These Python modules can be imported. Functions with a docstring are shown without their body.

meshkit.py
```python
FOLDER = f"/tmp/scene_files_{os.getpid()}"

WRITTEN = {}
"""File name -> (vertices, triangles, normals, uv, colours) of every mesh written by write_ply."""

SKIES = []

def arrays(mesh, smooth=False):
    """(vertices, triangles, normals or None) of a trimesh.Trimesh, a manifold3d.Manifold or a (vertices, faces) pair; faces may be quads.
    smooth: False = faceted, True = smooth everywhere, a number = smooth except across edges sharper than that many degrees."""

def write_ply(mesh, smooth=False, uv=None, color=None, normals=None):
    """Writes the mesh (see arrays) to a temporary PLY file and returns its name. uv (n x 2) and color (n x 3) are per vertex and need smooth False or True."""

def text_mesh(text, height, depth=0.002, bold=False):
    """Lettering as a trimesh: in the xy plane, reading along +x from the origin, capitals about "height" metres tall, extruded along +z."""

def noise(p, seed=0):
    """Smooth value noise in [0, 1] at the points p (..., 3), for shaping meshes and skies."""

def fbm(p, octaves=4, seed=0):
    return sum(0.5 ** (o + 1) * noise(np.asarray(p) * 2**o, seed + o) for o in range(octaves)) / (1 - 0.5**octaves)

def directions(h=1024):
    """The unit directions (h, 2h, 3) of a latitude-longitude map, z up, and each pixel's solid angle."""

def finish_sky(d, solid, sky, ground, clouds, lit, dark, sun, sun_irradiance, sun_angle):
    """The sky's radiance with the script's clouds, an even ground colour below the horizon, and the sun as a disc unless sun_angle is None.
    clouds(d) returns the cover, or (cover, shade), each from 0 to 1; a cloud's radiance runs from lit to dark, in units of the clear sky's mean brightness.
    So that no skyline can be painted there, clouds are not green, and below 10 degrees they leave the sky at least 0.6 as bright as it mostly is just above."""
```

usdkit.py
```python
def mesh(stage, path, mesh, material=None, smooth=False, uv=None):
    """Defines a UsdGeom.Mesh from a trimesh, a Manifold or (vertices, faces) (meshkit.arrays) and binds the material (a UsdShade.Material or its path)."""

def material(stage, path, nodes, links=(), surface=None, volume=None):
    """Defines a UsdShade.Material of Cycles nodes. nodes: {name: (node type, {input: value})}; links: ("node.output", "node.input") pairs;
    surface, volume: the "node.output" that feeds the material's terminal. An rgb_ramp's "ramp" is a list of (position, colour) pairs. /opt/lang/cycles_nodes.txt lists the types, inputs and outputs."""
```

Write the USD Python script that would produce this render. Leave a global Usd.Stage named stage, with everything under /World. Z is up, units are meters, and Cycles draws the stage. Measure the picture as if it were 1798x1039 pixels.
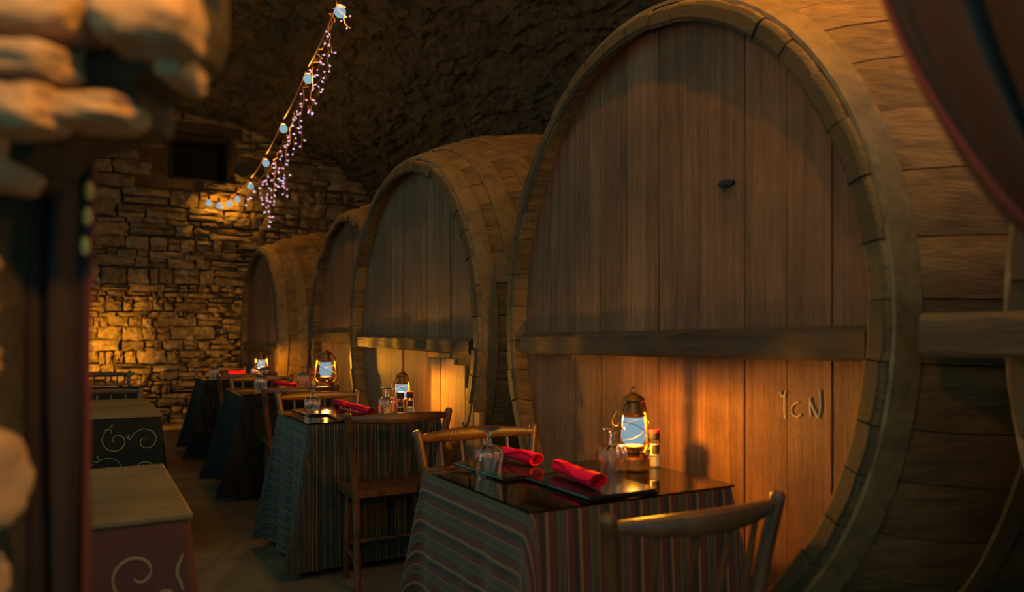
import math, random
import numpy as np
import trimesh
from shapely.geometry import Polygon, box as sbox, Point
from shapely import affinity
import usdkit, meshkit
from pxr import Usd, UsdGeom, UsdLux, Gf, Sdf

random.seed(7)
rng = np.random.default_rng(7)
PI = math.pi
stage = Usd.Stage.CreateInMemory()
UsdGeom.SetStageUpAxis(stage, 'Z')
UsdGeom.Xform.Define(stage, '/World')

# ------------------------------------------------------------------ camera, sky, exposure
EYE = 1.19            # metres above the cellar floor
YAW = math.radians(29.2)   # camera looks this far to the right of the aisle (+Y)
F = 1340.0            # focal length in pixels of the 1798 wide picture
HOR = 585.0           # picture row of the horizon (vertical lens shift)
cam = UsdGeom.Camera.Define(stage, '/World/camera')
cam.CreateHorizontalApertureAttr(36.0)
cam.CreateFocalLengthAttr(F / 1798 * 36)
cam.CreateVerticalApertureOffsetAttr((HOR - 519.5) / 1798 * 36)
cam.CreateFStopAttr(1.9)
cam.CreateFocusDistanceAttr(3.6)
cam.CreateExposureAttr(0.0)
cam.CreateClippingRangeAttr(Gf.Vec2f(0.05, 100))
cam.AddTranslateOp().Set(Gf.Vec3d(0, 0, EYE))
cam.AddRotateXYZOp().Set(Gf.Vec3f(90, 0, -math.degrees(YAW)))

DOME = (0.068, 0.150, 0.140)    # dim bluish light that comes in from the rooms behind and to the left
dome = UsdLux.DomeLight.Define(stage, '/World/sky')
dome.CreateColorAttr(Gf.Vec3f(*DOME))
dome.CreateIntensityAttr(1.0)

WARM = (1.0, 0.38, 0.016)       # filament and flame light
BULB_I = 0.8                   # candle-power of one string bulb
LANTERN_I = 1.3
GLOW = (0.205, 0.345, 0.42)    # how the lit globes look

# ------------------------------------------------------------------ helpers
SN, CS = math.sin(YAW), math.cos(YAW)


def at(px, py, d):
    """Point seen at pixel (px, py) at depth d along the view axis."""
    lat = (px - 899) / F * d
    return np.array([d * SN + lat * CS, d * CS - lat * SN, EYE + (HOR - py) / F * d])


def onz(px, py, z):
    return at(px, py, (EYE - z) * F / (py - HOR))


def ony(px, py, Y):
    lat = (px - 899) / F
    return at(px, py, Y / (CS - lat * SN))


used = {}


def numbered(parent, name):
    k = used.get((parent, name), 0)
    used[(parent, name)] = k + 1
    return name if k == 0 else f'{name}_{k:03d}'


def tag(prim, label=None, cat=None, group=None, kind=None):
    for k, v in (('label', label), ('category', cat), ('group', group), ('kind', kind)):
        if v:
            prim.SetCustomDataByKey(k, v)


def thing(name, label=None, cat=None, loc=(0, 0, 0), rz=0.0, sc=1.0, group=None, kind=None):
    path = '/World/' + numbered('/World', name)
    x = UsdGeom.Xform.Define(stage, path)
    x.AddTranslateOp().Set(Gf.Vec3d(*map(float, loc)))
    x.AddRotateZOp().Set(float(rz))
    x.AddScaleOp().Set(Gf.Vec3f(sc, sc, sc))
    tag(x.GetPrim(), label, cat, group, kind)
    return path


def dup(src, label, loc, rz=0.0, sc=1.0, group=None, inst=True):
    name = src.split('/')[-1]
    base = name[:-4] if name[-4:-3] == '_' and name[-3:].isdigit() else name
    cat = stage.GetPrimAtPath(src).GetCustomDataByKey('category')
    path = thing(base, label, cat, loc, rz, sc, group)
    p = stage.GetPrimAtPath(path)
    p.GetReferences().AddInternalReference(src)
    if inst:
        p.SetInstanceable(True)
    return path


def obj(name, mesh, mat, parent='/World', smooth=False, uv=None, label=None, cat=None, group=None, kind=None):
    path = parent + '/' + numbered(parent, name)
    m = usdkit.mesh(stage, path, mesh, '/World/Looks/' + mat, smooth=smooth, uv=uv)
    tag(m.GetPrim(), label, cat, group, kind)
    return path


def bulb_light(parent, pos, r, inten, col=WARM):
    path = parent + '/' + numbered(parent, 'lamp_light')
    l = UsdLux.SphereLight.Define(stage, path)
    l.CreateRadiusAttr(r)
    l.CreateIntensityAttr(inten / (PI * r * r))
    l.CreateColorAttr(Gf.Vec3f(*col))
    l.AddTranslateOp().Set(Gf.Vec3d(*map(float, pos)))


def cat_(*ms):
    return trimesh.util.concatenate(list(ms))


def bbox(sx, sy, sz, b=0.004, at_=(0, 0, 0)):
    """Box with chamfered edges, centred."""
    pts = []
    for x in (-1, 1):
        for y in (-1, 1):
            for z in (-1, 1):
                X, Y, Z = x * sx / 2, y * sy / 2, z * sz / 2
                pts += [(X - x * b, Y - y * b, Z), (X - x * b, Y, Z - z * b), (X, Y - y * b, Z - z * b)]
    m = trimesh.convex.convex_hull(np.array(pts))
    m.apply_translation(at_)
    return m


def lathe(prof, n=32, lobes=None):
    """Closed or open profile [(r,z)...] turned about z. lobes(theta, k) scales the radius."""
    th = np.arange(n) * 2 * PI / n
    V = []
    for k, (r, z) in enumerate(prof):
        s = lobes(th, k) if lobes else np.ones(n)
        V.append(np.stack([r * s * np.cos(th), r * s * np.sin(th), np.full(n, z)], 1))
    V = np.vstack(V)
    fs = []
    m = len(prof)
    for k in range(m - 1):
        for i in range(n):
            a, b = k * n + i, k * n + (i + 1) % n
            c, d = a + n, b + n
            if prof[k][0] > 1e-6:
                fs.append((a, b, d if prof[k + 1][0] > 1e-6 else c))
            if prof[k + 1][0] > 1e-6:
                fs.append((a, d, c))
    t = trimesh.Trimesh(V, fs, process=True)
    t.merge_vertices()
    return t


def tube(pts, r, sides=8, closed=False):
    p = np.asarray(pts, float)
    r = np.broadcast_to(np.asarray(r, float), (len(p),))
    t = np.gradient(p, axis=0)
    if closed:
        t = np.roll(p, -1, 0) - np.roll(p, 1, 0)
    t /= np.linalg.norm(t, axis=1, keepdims=True) + 1e-12
    up = np.array([0, 0, 1.0]) if abs(t[:, 2]).mean() < 0.8 else np.array([1.0, 0.13, 0])
    a = np.cross(t, up)
    a /= np.linalg.norm(a, axis=1, keepdims=True) + 1e-12
    b = np.cross(t, a)
    ang = np.arange(sides) * 2 * PI / sides
    v = p[:, None] + r[:, None, None] * (np.cos(ang)[None, :, None] * a[:, None] + np.sin(ang)[None, :, None] * b[:, None])
    n = len(p)
    f = []
    for i in range(n if closed else n - 1):
        i2 = (i + 1) % n
        for j in range(sides):
            j2 = (j + 1) % sides
            f += [(i * sides + j, i2 * sides + j, i2 * sides + j2), (i * sides + j, i2 * sides + j2, i * sides + j2)]
    v = v.reshape(-1, 3)
    if not closed:
        v = np.vstack([v, p[0], p[-1]])
        c0, c1 = len(v) - 2, len(v) - 1
        for j in range(sides):
            j2 = (j + 1) % sides
            f += [(c0, j, j2), (c1, (n - 1) * sides + j2, (n - 1) * sides + j)]
    return trimesh.Trimesh(v, f, process=False)


def smoothpath(pts, n):
    """Catmull-Rom through the points."""
    p = np.asarray(pts, float)
    q = np.vstack([2 * p[0] - p[1], p, 2 * p[-1] - p[-2]])
    out = []
    for u in np.linspace(0, len(p) - 1 - 1e-9, n):
        i = int(u)
        t = u - i
        a, b, c, d = q[i:i + 4]
        out.append(0.5 * (2 * b + (c - a) * t + (2 * a - 5 * b + 4 * c - d) * t * t + (3 * b - a - 3 * c + d) * t ** 3))
    return np.array(out)


def gridsheet(P, thick):
    """P (n, m, 3) surface grid made into a sheet with thickness."""
    n, m = P.shape[:2]
    du = np.gradient(P, axis=0)
    dv = np.gradient(P, axis=1)
    N = np.cross(du, dv)
    N /= np.linalg.norm(N, axis=2, keepdims=True) + 1e-12
    Q = P - N * thick
    V = np.vstack([P.reshape(-1, 3), Q.reshape(-1, 3)])
    k = n * m
    f = []
    I, J = np.meshgrid(np.arange(n - 1), np.arange(m - 1), indexing='ij')
    a = (I * m + J).ravel()
    f.append(np.stack([a, a + m, a + m + 1], 1))
    f.append(np.stack([a, a + m + 1, a + 1], 1))
    f.append(np.stack([a + k, a + m + 1 + k, a + m + k], 1))
    f.append(np.stack([a + k, a + 1 + k, a + m + 1 + k], 1))
    rim = [i * m for i in range(n)] + [(n - 1) * m + j for j in range(1, m)] + [i * m + m - 1 for i in range(n - 2, -1, -1)] + [j for j in range(m - 2, 0, -1)]
    rim = np.array(rim)
    r2 = np.roll(rim, -1)
    f.append(np.stack([rim, rim + k, r2 + k], 1))
    f.append(np.stack([rim, r2 + k, r2], 1))
    return trimesh.Trimesh(V, np.vstack(f), process=False)


def rock(rad, seed, sub=3, rough=0.25, sharp=0.55):
    """Rough stone: a superellipsoid with noise."""
    m = trimesh.creation.icosphere(sub, 1.0)
    v = m.vertices.copy()
    v = np.sign(v) * np.abs(v) ** sharp
    v /= np.maximum(np.abs(v).max(1, keepdims=True) ** 0.35, 1e-6)
    n = meshkit.fbm(v * 1.3 + seed * 7.1, 4, seed) - 0.5
    v = v * (1 + rough * 2 * n[:, None])
    m.vertices = v * np.array(rad) * 0.86
    return m


# ------------------------------------------------------------------ materials
UsdGeom.Scope.Define(stage, '/World/Looks')


def mat(name, nodes, links=(), surface='p.BSDF', volume=None):
    usdkit.material(stage, '/World/Looks/' + name, nodes, links, surface=surface, volume=volume)


def wood(name, stretch, dark, light, rough=0.55, bump=0.25, spec=0.35, vary=(0.72, 1.2), scale=1.0, end_grain=False):
    """Grain runs along the axis with the small stretch."""
    nodes = {
        'tc': ('texture_coordinate', {}), 'oi': ('object_info', {}),
        'mul': ('math', {'math_type': 'multiply', 'value2': 37.0}),
        'cx': ('combine_xyz', {}),
        'ad': ('vector_math', {'math_type': 'add'}),
        'mp': ('mapping', {'scale': tuple(scale * s for s in stretch)}),
        'n1': ('noise_texture', {'scale': 1.0, 'detail': 5.0, 'roughness': 0.62, 'distortion': 0.6}),
        'n2': ('noise_texture', {'scale': 5.0, 'detail': 4.0, 'roughness': 0.7}),
        'n3': ('noise_texture', {'scale': 2.2 * scale, 'detail': 5.0, 'roughness': 0.6}),
        'rp': ('rgb_ramp', {'ramp': [(0.25, dark), (0.5, tuple((a + b) / 2 for a, b in zip(dark, light))), (0.75, light)]}),
        'r3': ('rgb_ramp', {'ramp': [(0.32, (0.45, 0.45, 0.45)), (0.62, (1, 1, 1))]}),
        'mm': ('mix', {'mix_type': 'multiply', 'fac': 0.75}),
        'mr': ('map_range', {'from_min': 0, 'from_max': 1, 'to_min': vary[0], 'to_max': vary[1]}),
        'hv': ('hsv', {'hue': 0.5, 'saturation': 1.0, 'fac': 1.0}),
        'hm': ('math', {'math_type': 'add'}),
        'bp': ('bump', {'strength': 1.0, 'distance': 0.012 * bump}),
        'p': ('principled_bsdf', {'roughness': rough, 'specular_ior_level': spec}),
    }
    links = [('oi.random', 'mul.value1'), ('mul.value', 'cx.x'), ('mul.value', 'cx.y'), ('mul.value', 'cx.z'),
             ('tc.object', 'ad.vector1'), ('cx.vector', 'ad.vector2'), ('ad.vector', 'mp.vector'),
             ('mp.vector', 'n1.vector'), ('mp.vector', 'n2.vector'), ('ad.vector', 'n3.vector'),
             ('n1.fac', 'rp.fac'), ('n3.fac', 'r3.fac'), ('rp.color', 'mm.color1'), ('r3.color', 'mm.color2'),
             ('oi.random', 'mr.value'), ('mr.result', 'hv.value'), ('mm.color', 'hv.color'), ('hv.color', 'p.base_color'),
             ('n1.fac', 'hm.value1'), ('n2.fac', 'hm.value2'), ('hm.value', 'bp.height'), ('bp.normal', 'p.normal')]
    if end_grain:      # sawn ends (local x near 0) are darker and greyer than the outside of the stave
        nodes |= {'sx': ('separate_xyz', {}), 'er': ('map_range', {'from_min': 0.006, 'from_max': 0.022, 'to_min': 0.0, 'to_max': 1.0, 'clamp': True}),
                  'em': ('mix', {'mix_type': 'mix', 'color1': (0.055, 0.040, 0.020)})}
        links = [x for x in links if x[1] != 'p.base_color'] + [('tc.object', 'sx.vector'), ('sx.x', 'er.value'), ('er.result', 'em.fac'), ('hv.color', 'em.color2'), ('em.color', 'p.base_color')]
    mat(name, nodes, links)


G = 34.0
wood('stave_wood', (1.6, G, G), (0.13, 0.075, 0.034), (0.39, 0.235, 0.100), 0.6, 0.5, end_grain=True)
wood('head_wood', (G, G, 1.3), (0.14, 0.062, 0.028), (0.38, 0.160, 0.072), 0.5, 0.45, vary=(0.8, 1.12))
wood('bar_wood', (G, 1.6, G), (0.035, 0.026, 0.018), (0.105, 0.070, 0.042), 0.5, 0.5)
wood('cradle_wood', (G, 1.6, G), (0.08, 0.055, 0.03), (0.20, 0.13, 0.07), 0.7, 0.5)
wood('panel_wood', (G, G, 1.3), (0.15, 0.085, 0.045), (0.36, 0.21, 0.11), 0.55, 0.5)
wood('chair_wood', (20, 20, 6), (0.065, 0.026, 0.010), (0.15, 0.060, 0.022), 0.36, 0.12, 0.5, vary=(0.9, 1.1))
wood('table_wood', (G, 2, G), (0.10, 0.05, 0.02), (0.22, 0.11, 0.05), 0.4, 0.2)


def stone(name, dark, light, sc, bump, vary=(0.65, 1.25), coord='object', rough=0.85, sx=(1, 1, 1)):
    nodes = {
        'tc': ('texture_coordinate', {}), 'geo': ('geometry', {}), 'oi': ('object_info', {}),
        'mp': ('mapping', {'scale': sx}),
        'n1': ('noise_texture', {'scale': sc, 'detail': 8.0, 'roughness': 0.65, 'distortion': 0.3}),
        'n2': ('noise_texture', {'scale': sc * 4.2, 'detail': 6.0, 'roughness': 0.72}),
        'v1': ('voronoi_texture', {'scale': sc * 1.7, 'feature': 'f1'}),
        'rp': ('rgb_ramp', {'ramp': [(0.3, dark), (0.7, light)]}),
        'mr': ('map_range', {'to_min': vary[0], 'to_max': vary[1]}),
        'hv': ('hsv', {'hue': 0.5, 'saturation': 1.0, 'fac': 1.0}),
        'a1': ('math', {'math_type': 'multiply_add', 'value2': 0.5}),
        'a2': ('math', {'math_type': 'multiply_add', 'value2': 0.5}),
        'bp': ('bump', {'strength': 1.0, 'distance': bump}),
        'p': ('principled_bsdf', {'roughness': rough, 'specular_ior_level': 0.25}),
    }
    src = 'geo.position' if coord == 'world' else 'tc.object'
    links = [(src, 'mp.vector'), ('mp.vector', 'n1.vector'), ('mp.vector', 'n2.vector'), ('mp.vector', 'v1.vector'), ('n1.fac', 'rp.fac'),
             ('oi.random', 'mr.value'), ('mr.result', 'hv.value'), ('rp.color', 'hv.color'), ('hv.color', 'p.base_color'),
             ('n2.fac', 'a1.value1'), ('n1.fac', 'a1.value3'), ('v1.distance', 'a2.value1'), ('a1.value', 'a2.value3'),
             ('a2.value', 'bp.height'), ('bp.normal', 'p.normal')]
    mat(name, nodes, links)


stone('wall_stone', (0.11, 0.088, 0.06), (0.31, 0.245, 0.16), 9, 0.03, (0.6, 1.3), 'world')
stone('mortar', (0.05, 0.038, 0.025), (0.11, 0.08, 0.05), 14, 0.02, (1, 1), 'world')
stone('vault_rock', (0.042, 0.046, 0.040), (0.150, 0.132, 0.100), 7, 0.11, (1, 1), 'world', sx=(1.0, 0.55, 1.5))
stone('floor_stone', (0.07, 0.05, 0.03), (0.15, 0.105, 0.06), 3.0, 0.006, (1, 1), 'world', rough=0.7)
stone('pier_stone', (0.26, 0.17, 0.10), (0.48, 0.32, 0.19), 11, 0.006, (0.9, 1.1))


def plain(name, col, rough=0.5, metal=0.0, spec=0.5, bump=None, **kw):
    nodes = {'p': ('principled_bsdf', {'base_color': col, 'roughness': rough, 'metallic': metal, 'specular_ior_level': spec, **kw})}
    links = []
    if bump:
        nodes |= {'tc': ('texture_coordinate', {}), 'n': ('noise_texture', {'scale': bump[0], 'detail': 4.0}),
                  'b': ('bump', {'distance': bump[1]})}
        links = [('tc.object', 'n.vector'), ('n.fac', 'b.height'), ('b.normal', 'p.normal')]
    mat(name, nodes, links)


mat('hoop_iron', {
    'geo': ('texture_coordinate', {}), 'n': ('noise_texture', {'scale': 14, 'detail': 6.0, 'roughness': 0.7}),
    'r': ('rgb_ramp', {'ramp': [(0.3, (0.11, 0.070, 0.032)), (0.7, (0.27, 0.17, 0.075))]}), 'b': ('bump', {'distance': 0.004}),
    'p': ('principled_bsdf', {'roughness': 0.62, 'metallic': 0.15})},
    [('geo.object', 'n.vector'), ('n.fac', 'r.fac'), ('r.color', 'p.base_color'), ('n.fac', 'b.height'), ('b.normal', 'p.normal')])
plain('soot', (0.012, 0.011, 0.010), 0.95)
plain('black_iron', (0.02, 0.02, 0.02), 0.5, 0.6)
plain('lantern_metal', (0.21, 0.10, 0.032), 0.42, 0.85, bump=(60, 0.0008))
plain('wire_metal', (0.035, 0.024, 0.014), 0.6, 0.3)
plain('napkin_red', (0.85, 0.006, 0.050), 0.85, bump=(90, 0.0015), spec=0.1)
plain('menu_black', (0.012, 0.012, 0.013), 0.12, spec=0.6)
plain('cap_black', (0.012, 0.012, 0.012), 0.35)
plain('cap_red', (0.62, 0.015, 0.05), 0.35)
plain('salt_white', (0.75, 0.70, 0.62), 0.9)
plain('pepper_dark', (0.05, 0.035, 0.025), 0.9)
plain('label_cream', (0.55, 0.45, 0.30), 0.6)
plain('label_dark', (0.03, 0.025, 0.02), 0.5)
plain('cable_copper', (0.42, 0.20, 0.10), 0.45)
plain('socket_black', (0.05, 0.035, 0.02), 0.45)
plain('chalk', (0.55, 0.40, 0.22), 0.9)
plain('curtain_red', (0.024, 0.013, 0.012), 0.95, bump=(220, 0.001))
plain('curtain_trim', (0.10, 0.012, 0.012), 0.8)
plain('fringe_gold', (0.55, 0.36, 0.12), 0.6)
plain('embroidery_gold', (0.22, 0.155, 0.075), 0.7)
plain('cloth_dark_green', (0.016, 0.015, 0.012), 0.9, spec=0.2, bump=(300, 0.0008))
plain('cloth_maroon', (0.070, 0.016, 0.013), 0.85, bump=(300, 0.0008))
wood('board_brown', (3, 14, 14), (0.12, 0.072, 0.028), (0.24, 0.145, 0.06), 0.5, 0.1)
plain('glass_clear', (1.0, 0.98, 0.94), 0.02, transmission_weight=1.0, ior=1.48)
mat('glass_sheet', {'f': ('fresnel', {'IOR': 1.5}), 't': ('transparent_bsdf', {'color': (0.86, 0.88, 0.84)}),
                    'g': ('glossy_bsdf', {'color': (1, 1, 1), 'roughness': 0.045, 'distribution': 'ggx'}), 'm': ('mix_closure', {})},
    [('f.fac', 'm.fac'), ('t.BSDF', 'm.closure1'), ('g.BSDF', 'm.closure2')], surface='m.closure')
THRU = 0.35


def glow(name, col, s, thru):
    mat(name, {'e': ('emission', {'color': col, 'strength': s}), 't': ('transparent_bsdf', {}), 'm': ('mix_closure', {'fac': 1 - thru})},
        [('t.BSDF', 'm.closure1'), ('e.emission', 'm.closure2')], surface='m.closure')


glow('globe_glow', GLOW, 0.98 / (1 - THRU ** 2), THRU)
glow('bulb_glow', (0.25, 0.42, 0.47), 1.0 / (1 - THRU ** 2), THRU)
mat('fairy_glow', {'e': ('emission', {'color': (1.0, 0.50, 0.72), 'strength': 0.95})}, surface='e.emission')
mat('fairy_glow_white', {'e': ('emission', {'color': (0.95, 0.72, 0.95), 'strength': 0.95})}, surface='e.emission')


def stripes(name, ramp, period):
    mat(name, {'tc': ('texture_coordinate', {}), 'sx': ('separate_xyz', {}),
               'd': ('math', {'math_type': 'multiply', 'value2': 1.0 / period}), 'fr': ('math', {'math_type': 'fraction'}),
               'rp': ('rgb_ramp', {'ramp': ramp, 'interpolate': False}),
               'n': ('noise_texture', {'scale': 380.0, 'detail': 2.0}), 'b': ('bump', {'distance': 0.0008}),
               'p': ('principled_bsdf', {'roughness': 0.85, 'sheen_weight': 0.15})},
        [('tc.UV', 'sx.vector'), ('sx.x', 'd.value1'), ('d.value', 'fr.value1'), ('fr.value', 'rp.fac'), ('rp.color', 'p.base_color'),
         ('tc.object', 'n.vector'), ('n.fac', 'b.height'), ('b.normal', 'p.normal')])


MAR, OLI, ORA, DRK, CRM = (0.085, 0.012, 0.009), (0.068, 0.048, 0.024), (0.26, 0.10, 0.036), (0.016, 0.012, 0.009), (0.12, 0.07, 0.035)
stripes('stripe_red', [(0.0, ORA), (0.05, MAR), (0.27, DRK), (0.31, CRM), (0.335, OLI), (0.43, DRK), (0.455, OLI), (0.55, DRK), (0.585, ORA), (0.62, MAR), (0.80, DRK), (0.95, CRM)], 0.100)
GR1, GR2, GR3 = (0.015, 0.017, 0.013), (0.050, 0.040, 0.024), (0.12, 0.08, 0.038)
stripes('stripe_green', [(0.0, GR3), (0.045, GR1), (0.30, GR2), (0.42, DRK), (0.62, GR2), (0.66, GR1), (0.86, GR3), (0.9, DRK)], 0.105)

# ------------------------------------------------------------------ the setting
XB = 11.0     # back wall, Y
VX, VR, VS, VH = 1.2, 3.65, 1.25, 2.85    # vault: axis X, half span, springing height, rise

fl = bbox(9.9, 13.4, 0.3, 0.01, (0.7, 4.6, -0.15))
obj('floor', fl, 'floor_stone', kind='structure')

# vault: displaced rock shell from the left of the crown down to the right-hand floor
ns, ny = 300, 420
u = np.linspace(0, 1, ns)
ang = np.linspace(math.radians(118), 0, 220)
arc = np.stack([VX + VR * np.cos(ang), VS + VH * np.sin(ang)], 1)
low = np.stack([np.full(40, VX + VR), np.linspace(VS, -0.05, 41)[1:]], 1)
prof = np.vstack([arc, low])
Y = np.linspace(0.9, XB + 0.1, ny)
P = np.zeros((len(prof), ny, 3))
P[:, :, 0] = prof[:, 0][:, None]
P[:, :, 1] = Y[None]
P[:, :, 2] = prof[:, 1][:, None]
tg = np.gradient(prof, axis=0)
nrm = np.stack([-tg[:, 1], tg[:, 0]], 1)
nrm /= np.linalg.norm(nrm, axis=1, keepdims=True)
s_len = np.concatenate([[0], np.cumsum(np.linalg.norm(np.diff(prof, axis=0), axis=1))])
q = np.stack([np.broadcast_to(s_len[:, None], (len(prof), ny)), np.broadcast_to(Y[None], (len(prof), ny)), np.zeros((len(prof), ny))], -1)
h1 = meshkit.fbm(q * [1.1, 0.7, 1], 3, 3) - 0.5
h2 = meshkit.fbm(q * [7.0, 3.6, 1] + h1[..., None] * 2.5, 4, 11)
h3 = np.abs(meshkit.fbm(q * [13, 6, 1], 3, 5) - 0.5)
disp = 0.22 * h1 + 0.21 * (np.round(h2 * 5) / 5 * 0.6 + h2 * 0.4 - 0.5) - 0.10 * h3
P[:, :, 0] += nrm[:, 0][:, None] * disp
P[:, :, 2] += nrm[:, 1][:, None] * disp
split = 220
vault = gridsheet(P[:split + 1], -0.12)
obj('ceiling', vault, 'vault_rock', kind='structure')
obj('wall_right', gridsheet(P[split:], -0.12), 'vault_rock', kind='structure')

# the far left of the vault, carried over an open arcade towards the neighbouring rooms
P2 = []
for a in np.linspace(154, 114, 40):
    P2.append((VX + VR * math.cos(math.radians(a)), VS + VH * math.sin(math.radians(a))))
P2 = np.array(P2)
Y2 = np.linspace(5.9, XB + 0.1, 90)
q2 = np.stack([np.broadcast_to(np.arange(len(P2))[:, None] * 0.08, (len(P2), 90)), np.broadcast_to(Y2[None], (len(P2), 90)), np.zeros((len(P2), 90))], -1)
d2 = 0.2 * (meshkit.fbm(q2 * [3, 2, 1], 4, 9) - 0.5)
G2 = np.stack([np.broadcast_to(P2[:, 0][:, None], (len(P2), 90)) + d2 * 0.5, np.broadcast_to(Y2[None], (len(P2), 90)), np.broadcast_to(P2[:, 1][:, None], (len(P2), 90)) - d2 * 0.5], -1)
obj('wall_left', gridsheet(G2, -0.12), 'vault_rock', kind='structure')

# back wall: backing of mortar with a square niche, and coursed rubble built stone by stone
NX0, NX1, NZ0, NZ1 = 0.98, 1.72, 3.24, 3.86
wb = thing('wall_back', 'rubble stone end wall of the cellar', None, kind='structure')
poly = sbox(-2.5, 0.0, VX + VR + 0.1, 4.2).difference(sbox(NX0, NZ0, NX1, NZ1))
m = trimesh.creation.extrude_polygon(poly, 0.3, engine='earcut')
m.apply_transform(np.array([[1, 0, 0, 0], [0, 0, 1, XB + 0.07], [0, 1, 0, 0], [0, 0, 0, 1.0]]))
m.invert()
obj('mortar_backing', m, 'mortar', wb)
nw, nh, ncx, ncz = NX1 - NX0, NZ1 - NZ0, (NX0 + NX1) / 2, (NZ0 + NZ1) / 2
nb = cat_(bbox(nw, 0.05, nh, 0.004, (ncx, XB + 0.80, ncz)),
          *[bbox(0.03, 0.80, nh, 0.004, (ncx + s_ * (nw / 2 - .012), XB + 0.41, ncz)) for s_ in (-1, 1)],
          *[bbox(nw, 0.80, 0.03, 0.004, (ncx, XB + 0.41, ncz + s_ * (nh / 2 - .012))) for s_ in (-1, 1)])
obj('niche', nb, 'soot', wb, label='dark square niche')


def wall_stone(x0, x1, z0, z1, proud, r):
    nx, nz = (5, 4) if x1 - x0 > 0.2 else (4, 4)
    gx, gz = np.meshgrid(np.linspace(0, 1, nx), np.linspace(0, 1, nz), indexing='ij')
    jx = r.uniform(-0.24, 0.24, gx.shape) / nx
    jz = r.uniform(-0.30, 0.30, gx.shape) / nz
    x = x0 + (gx + jx) * (x1 - x0)
    z = z0 + (gz + jz) * (z1 - z0)
    edge = (gx == 0) | (gx == 1) | (gz == 0) | (gz == 1)
    depth = proud + r.uniform(-0.022, 0.022, gx.shape) - edge * r.uniform(0.004, 0.045, gx.shape)
    tilt = r.uniform(-0.05, 0.05)
    depth = depth + tilt * (gz - 0.5)
    front = np.stack([x, XB - depth, z], -1)
    back = front.copy()
    back[..., 1] = XB + 0.10
    V = np.vstack([front.reshape(-1, 3), back.reshape(-1, 3)])
    k = nx * nz
    f = []
    for i in range(nx - 1):
        for j in range(nz - 1):
            a = i * nz + j
            f += [(a, a + nz, a + nz + 1), (a, a + nz + 1, a + 1)] if (i + j) % 2 else [(a, a + nz, a + 1), (a + nz, a + nz + 1, a + 1)]
    rim = [i * nz for i in range(nx)] + [(nx - 1) * nz + j for j in range(1, nz)] + [i * nz + nz - 1 for i in range(nx - 2, -1, -1)] + [j for j in range(nz - 2, 0, -1)]
    for a, b in zip(rim, rim[1:] + rim[:1]):
        f += [(a, a + k, b + k), (a, b + k, b)]
    t = trimesh.Trimesh(V, np.array(f)[:, ::-1], process=False)
    return t


def visible(x, z):
    d = x * SN + XB * CS
    px = 899 + F * (x * CS - XB * SN) / d
    py = HOR - F * (z - EYE) / d
    return px, py


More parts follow.
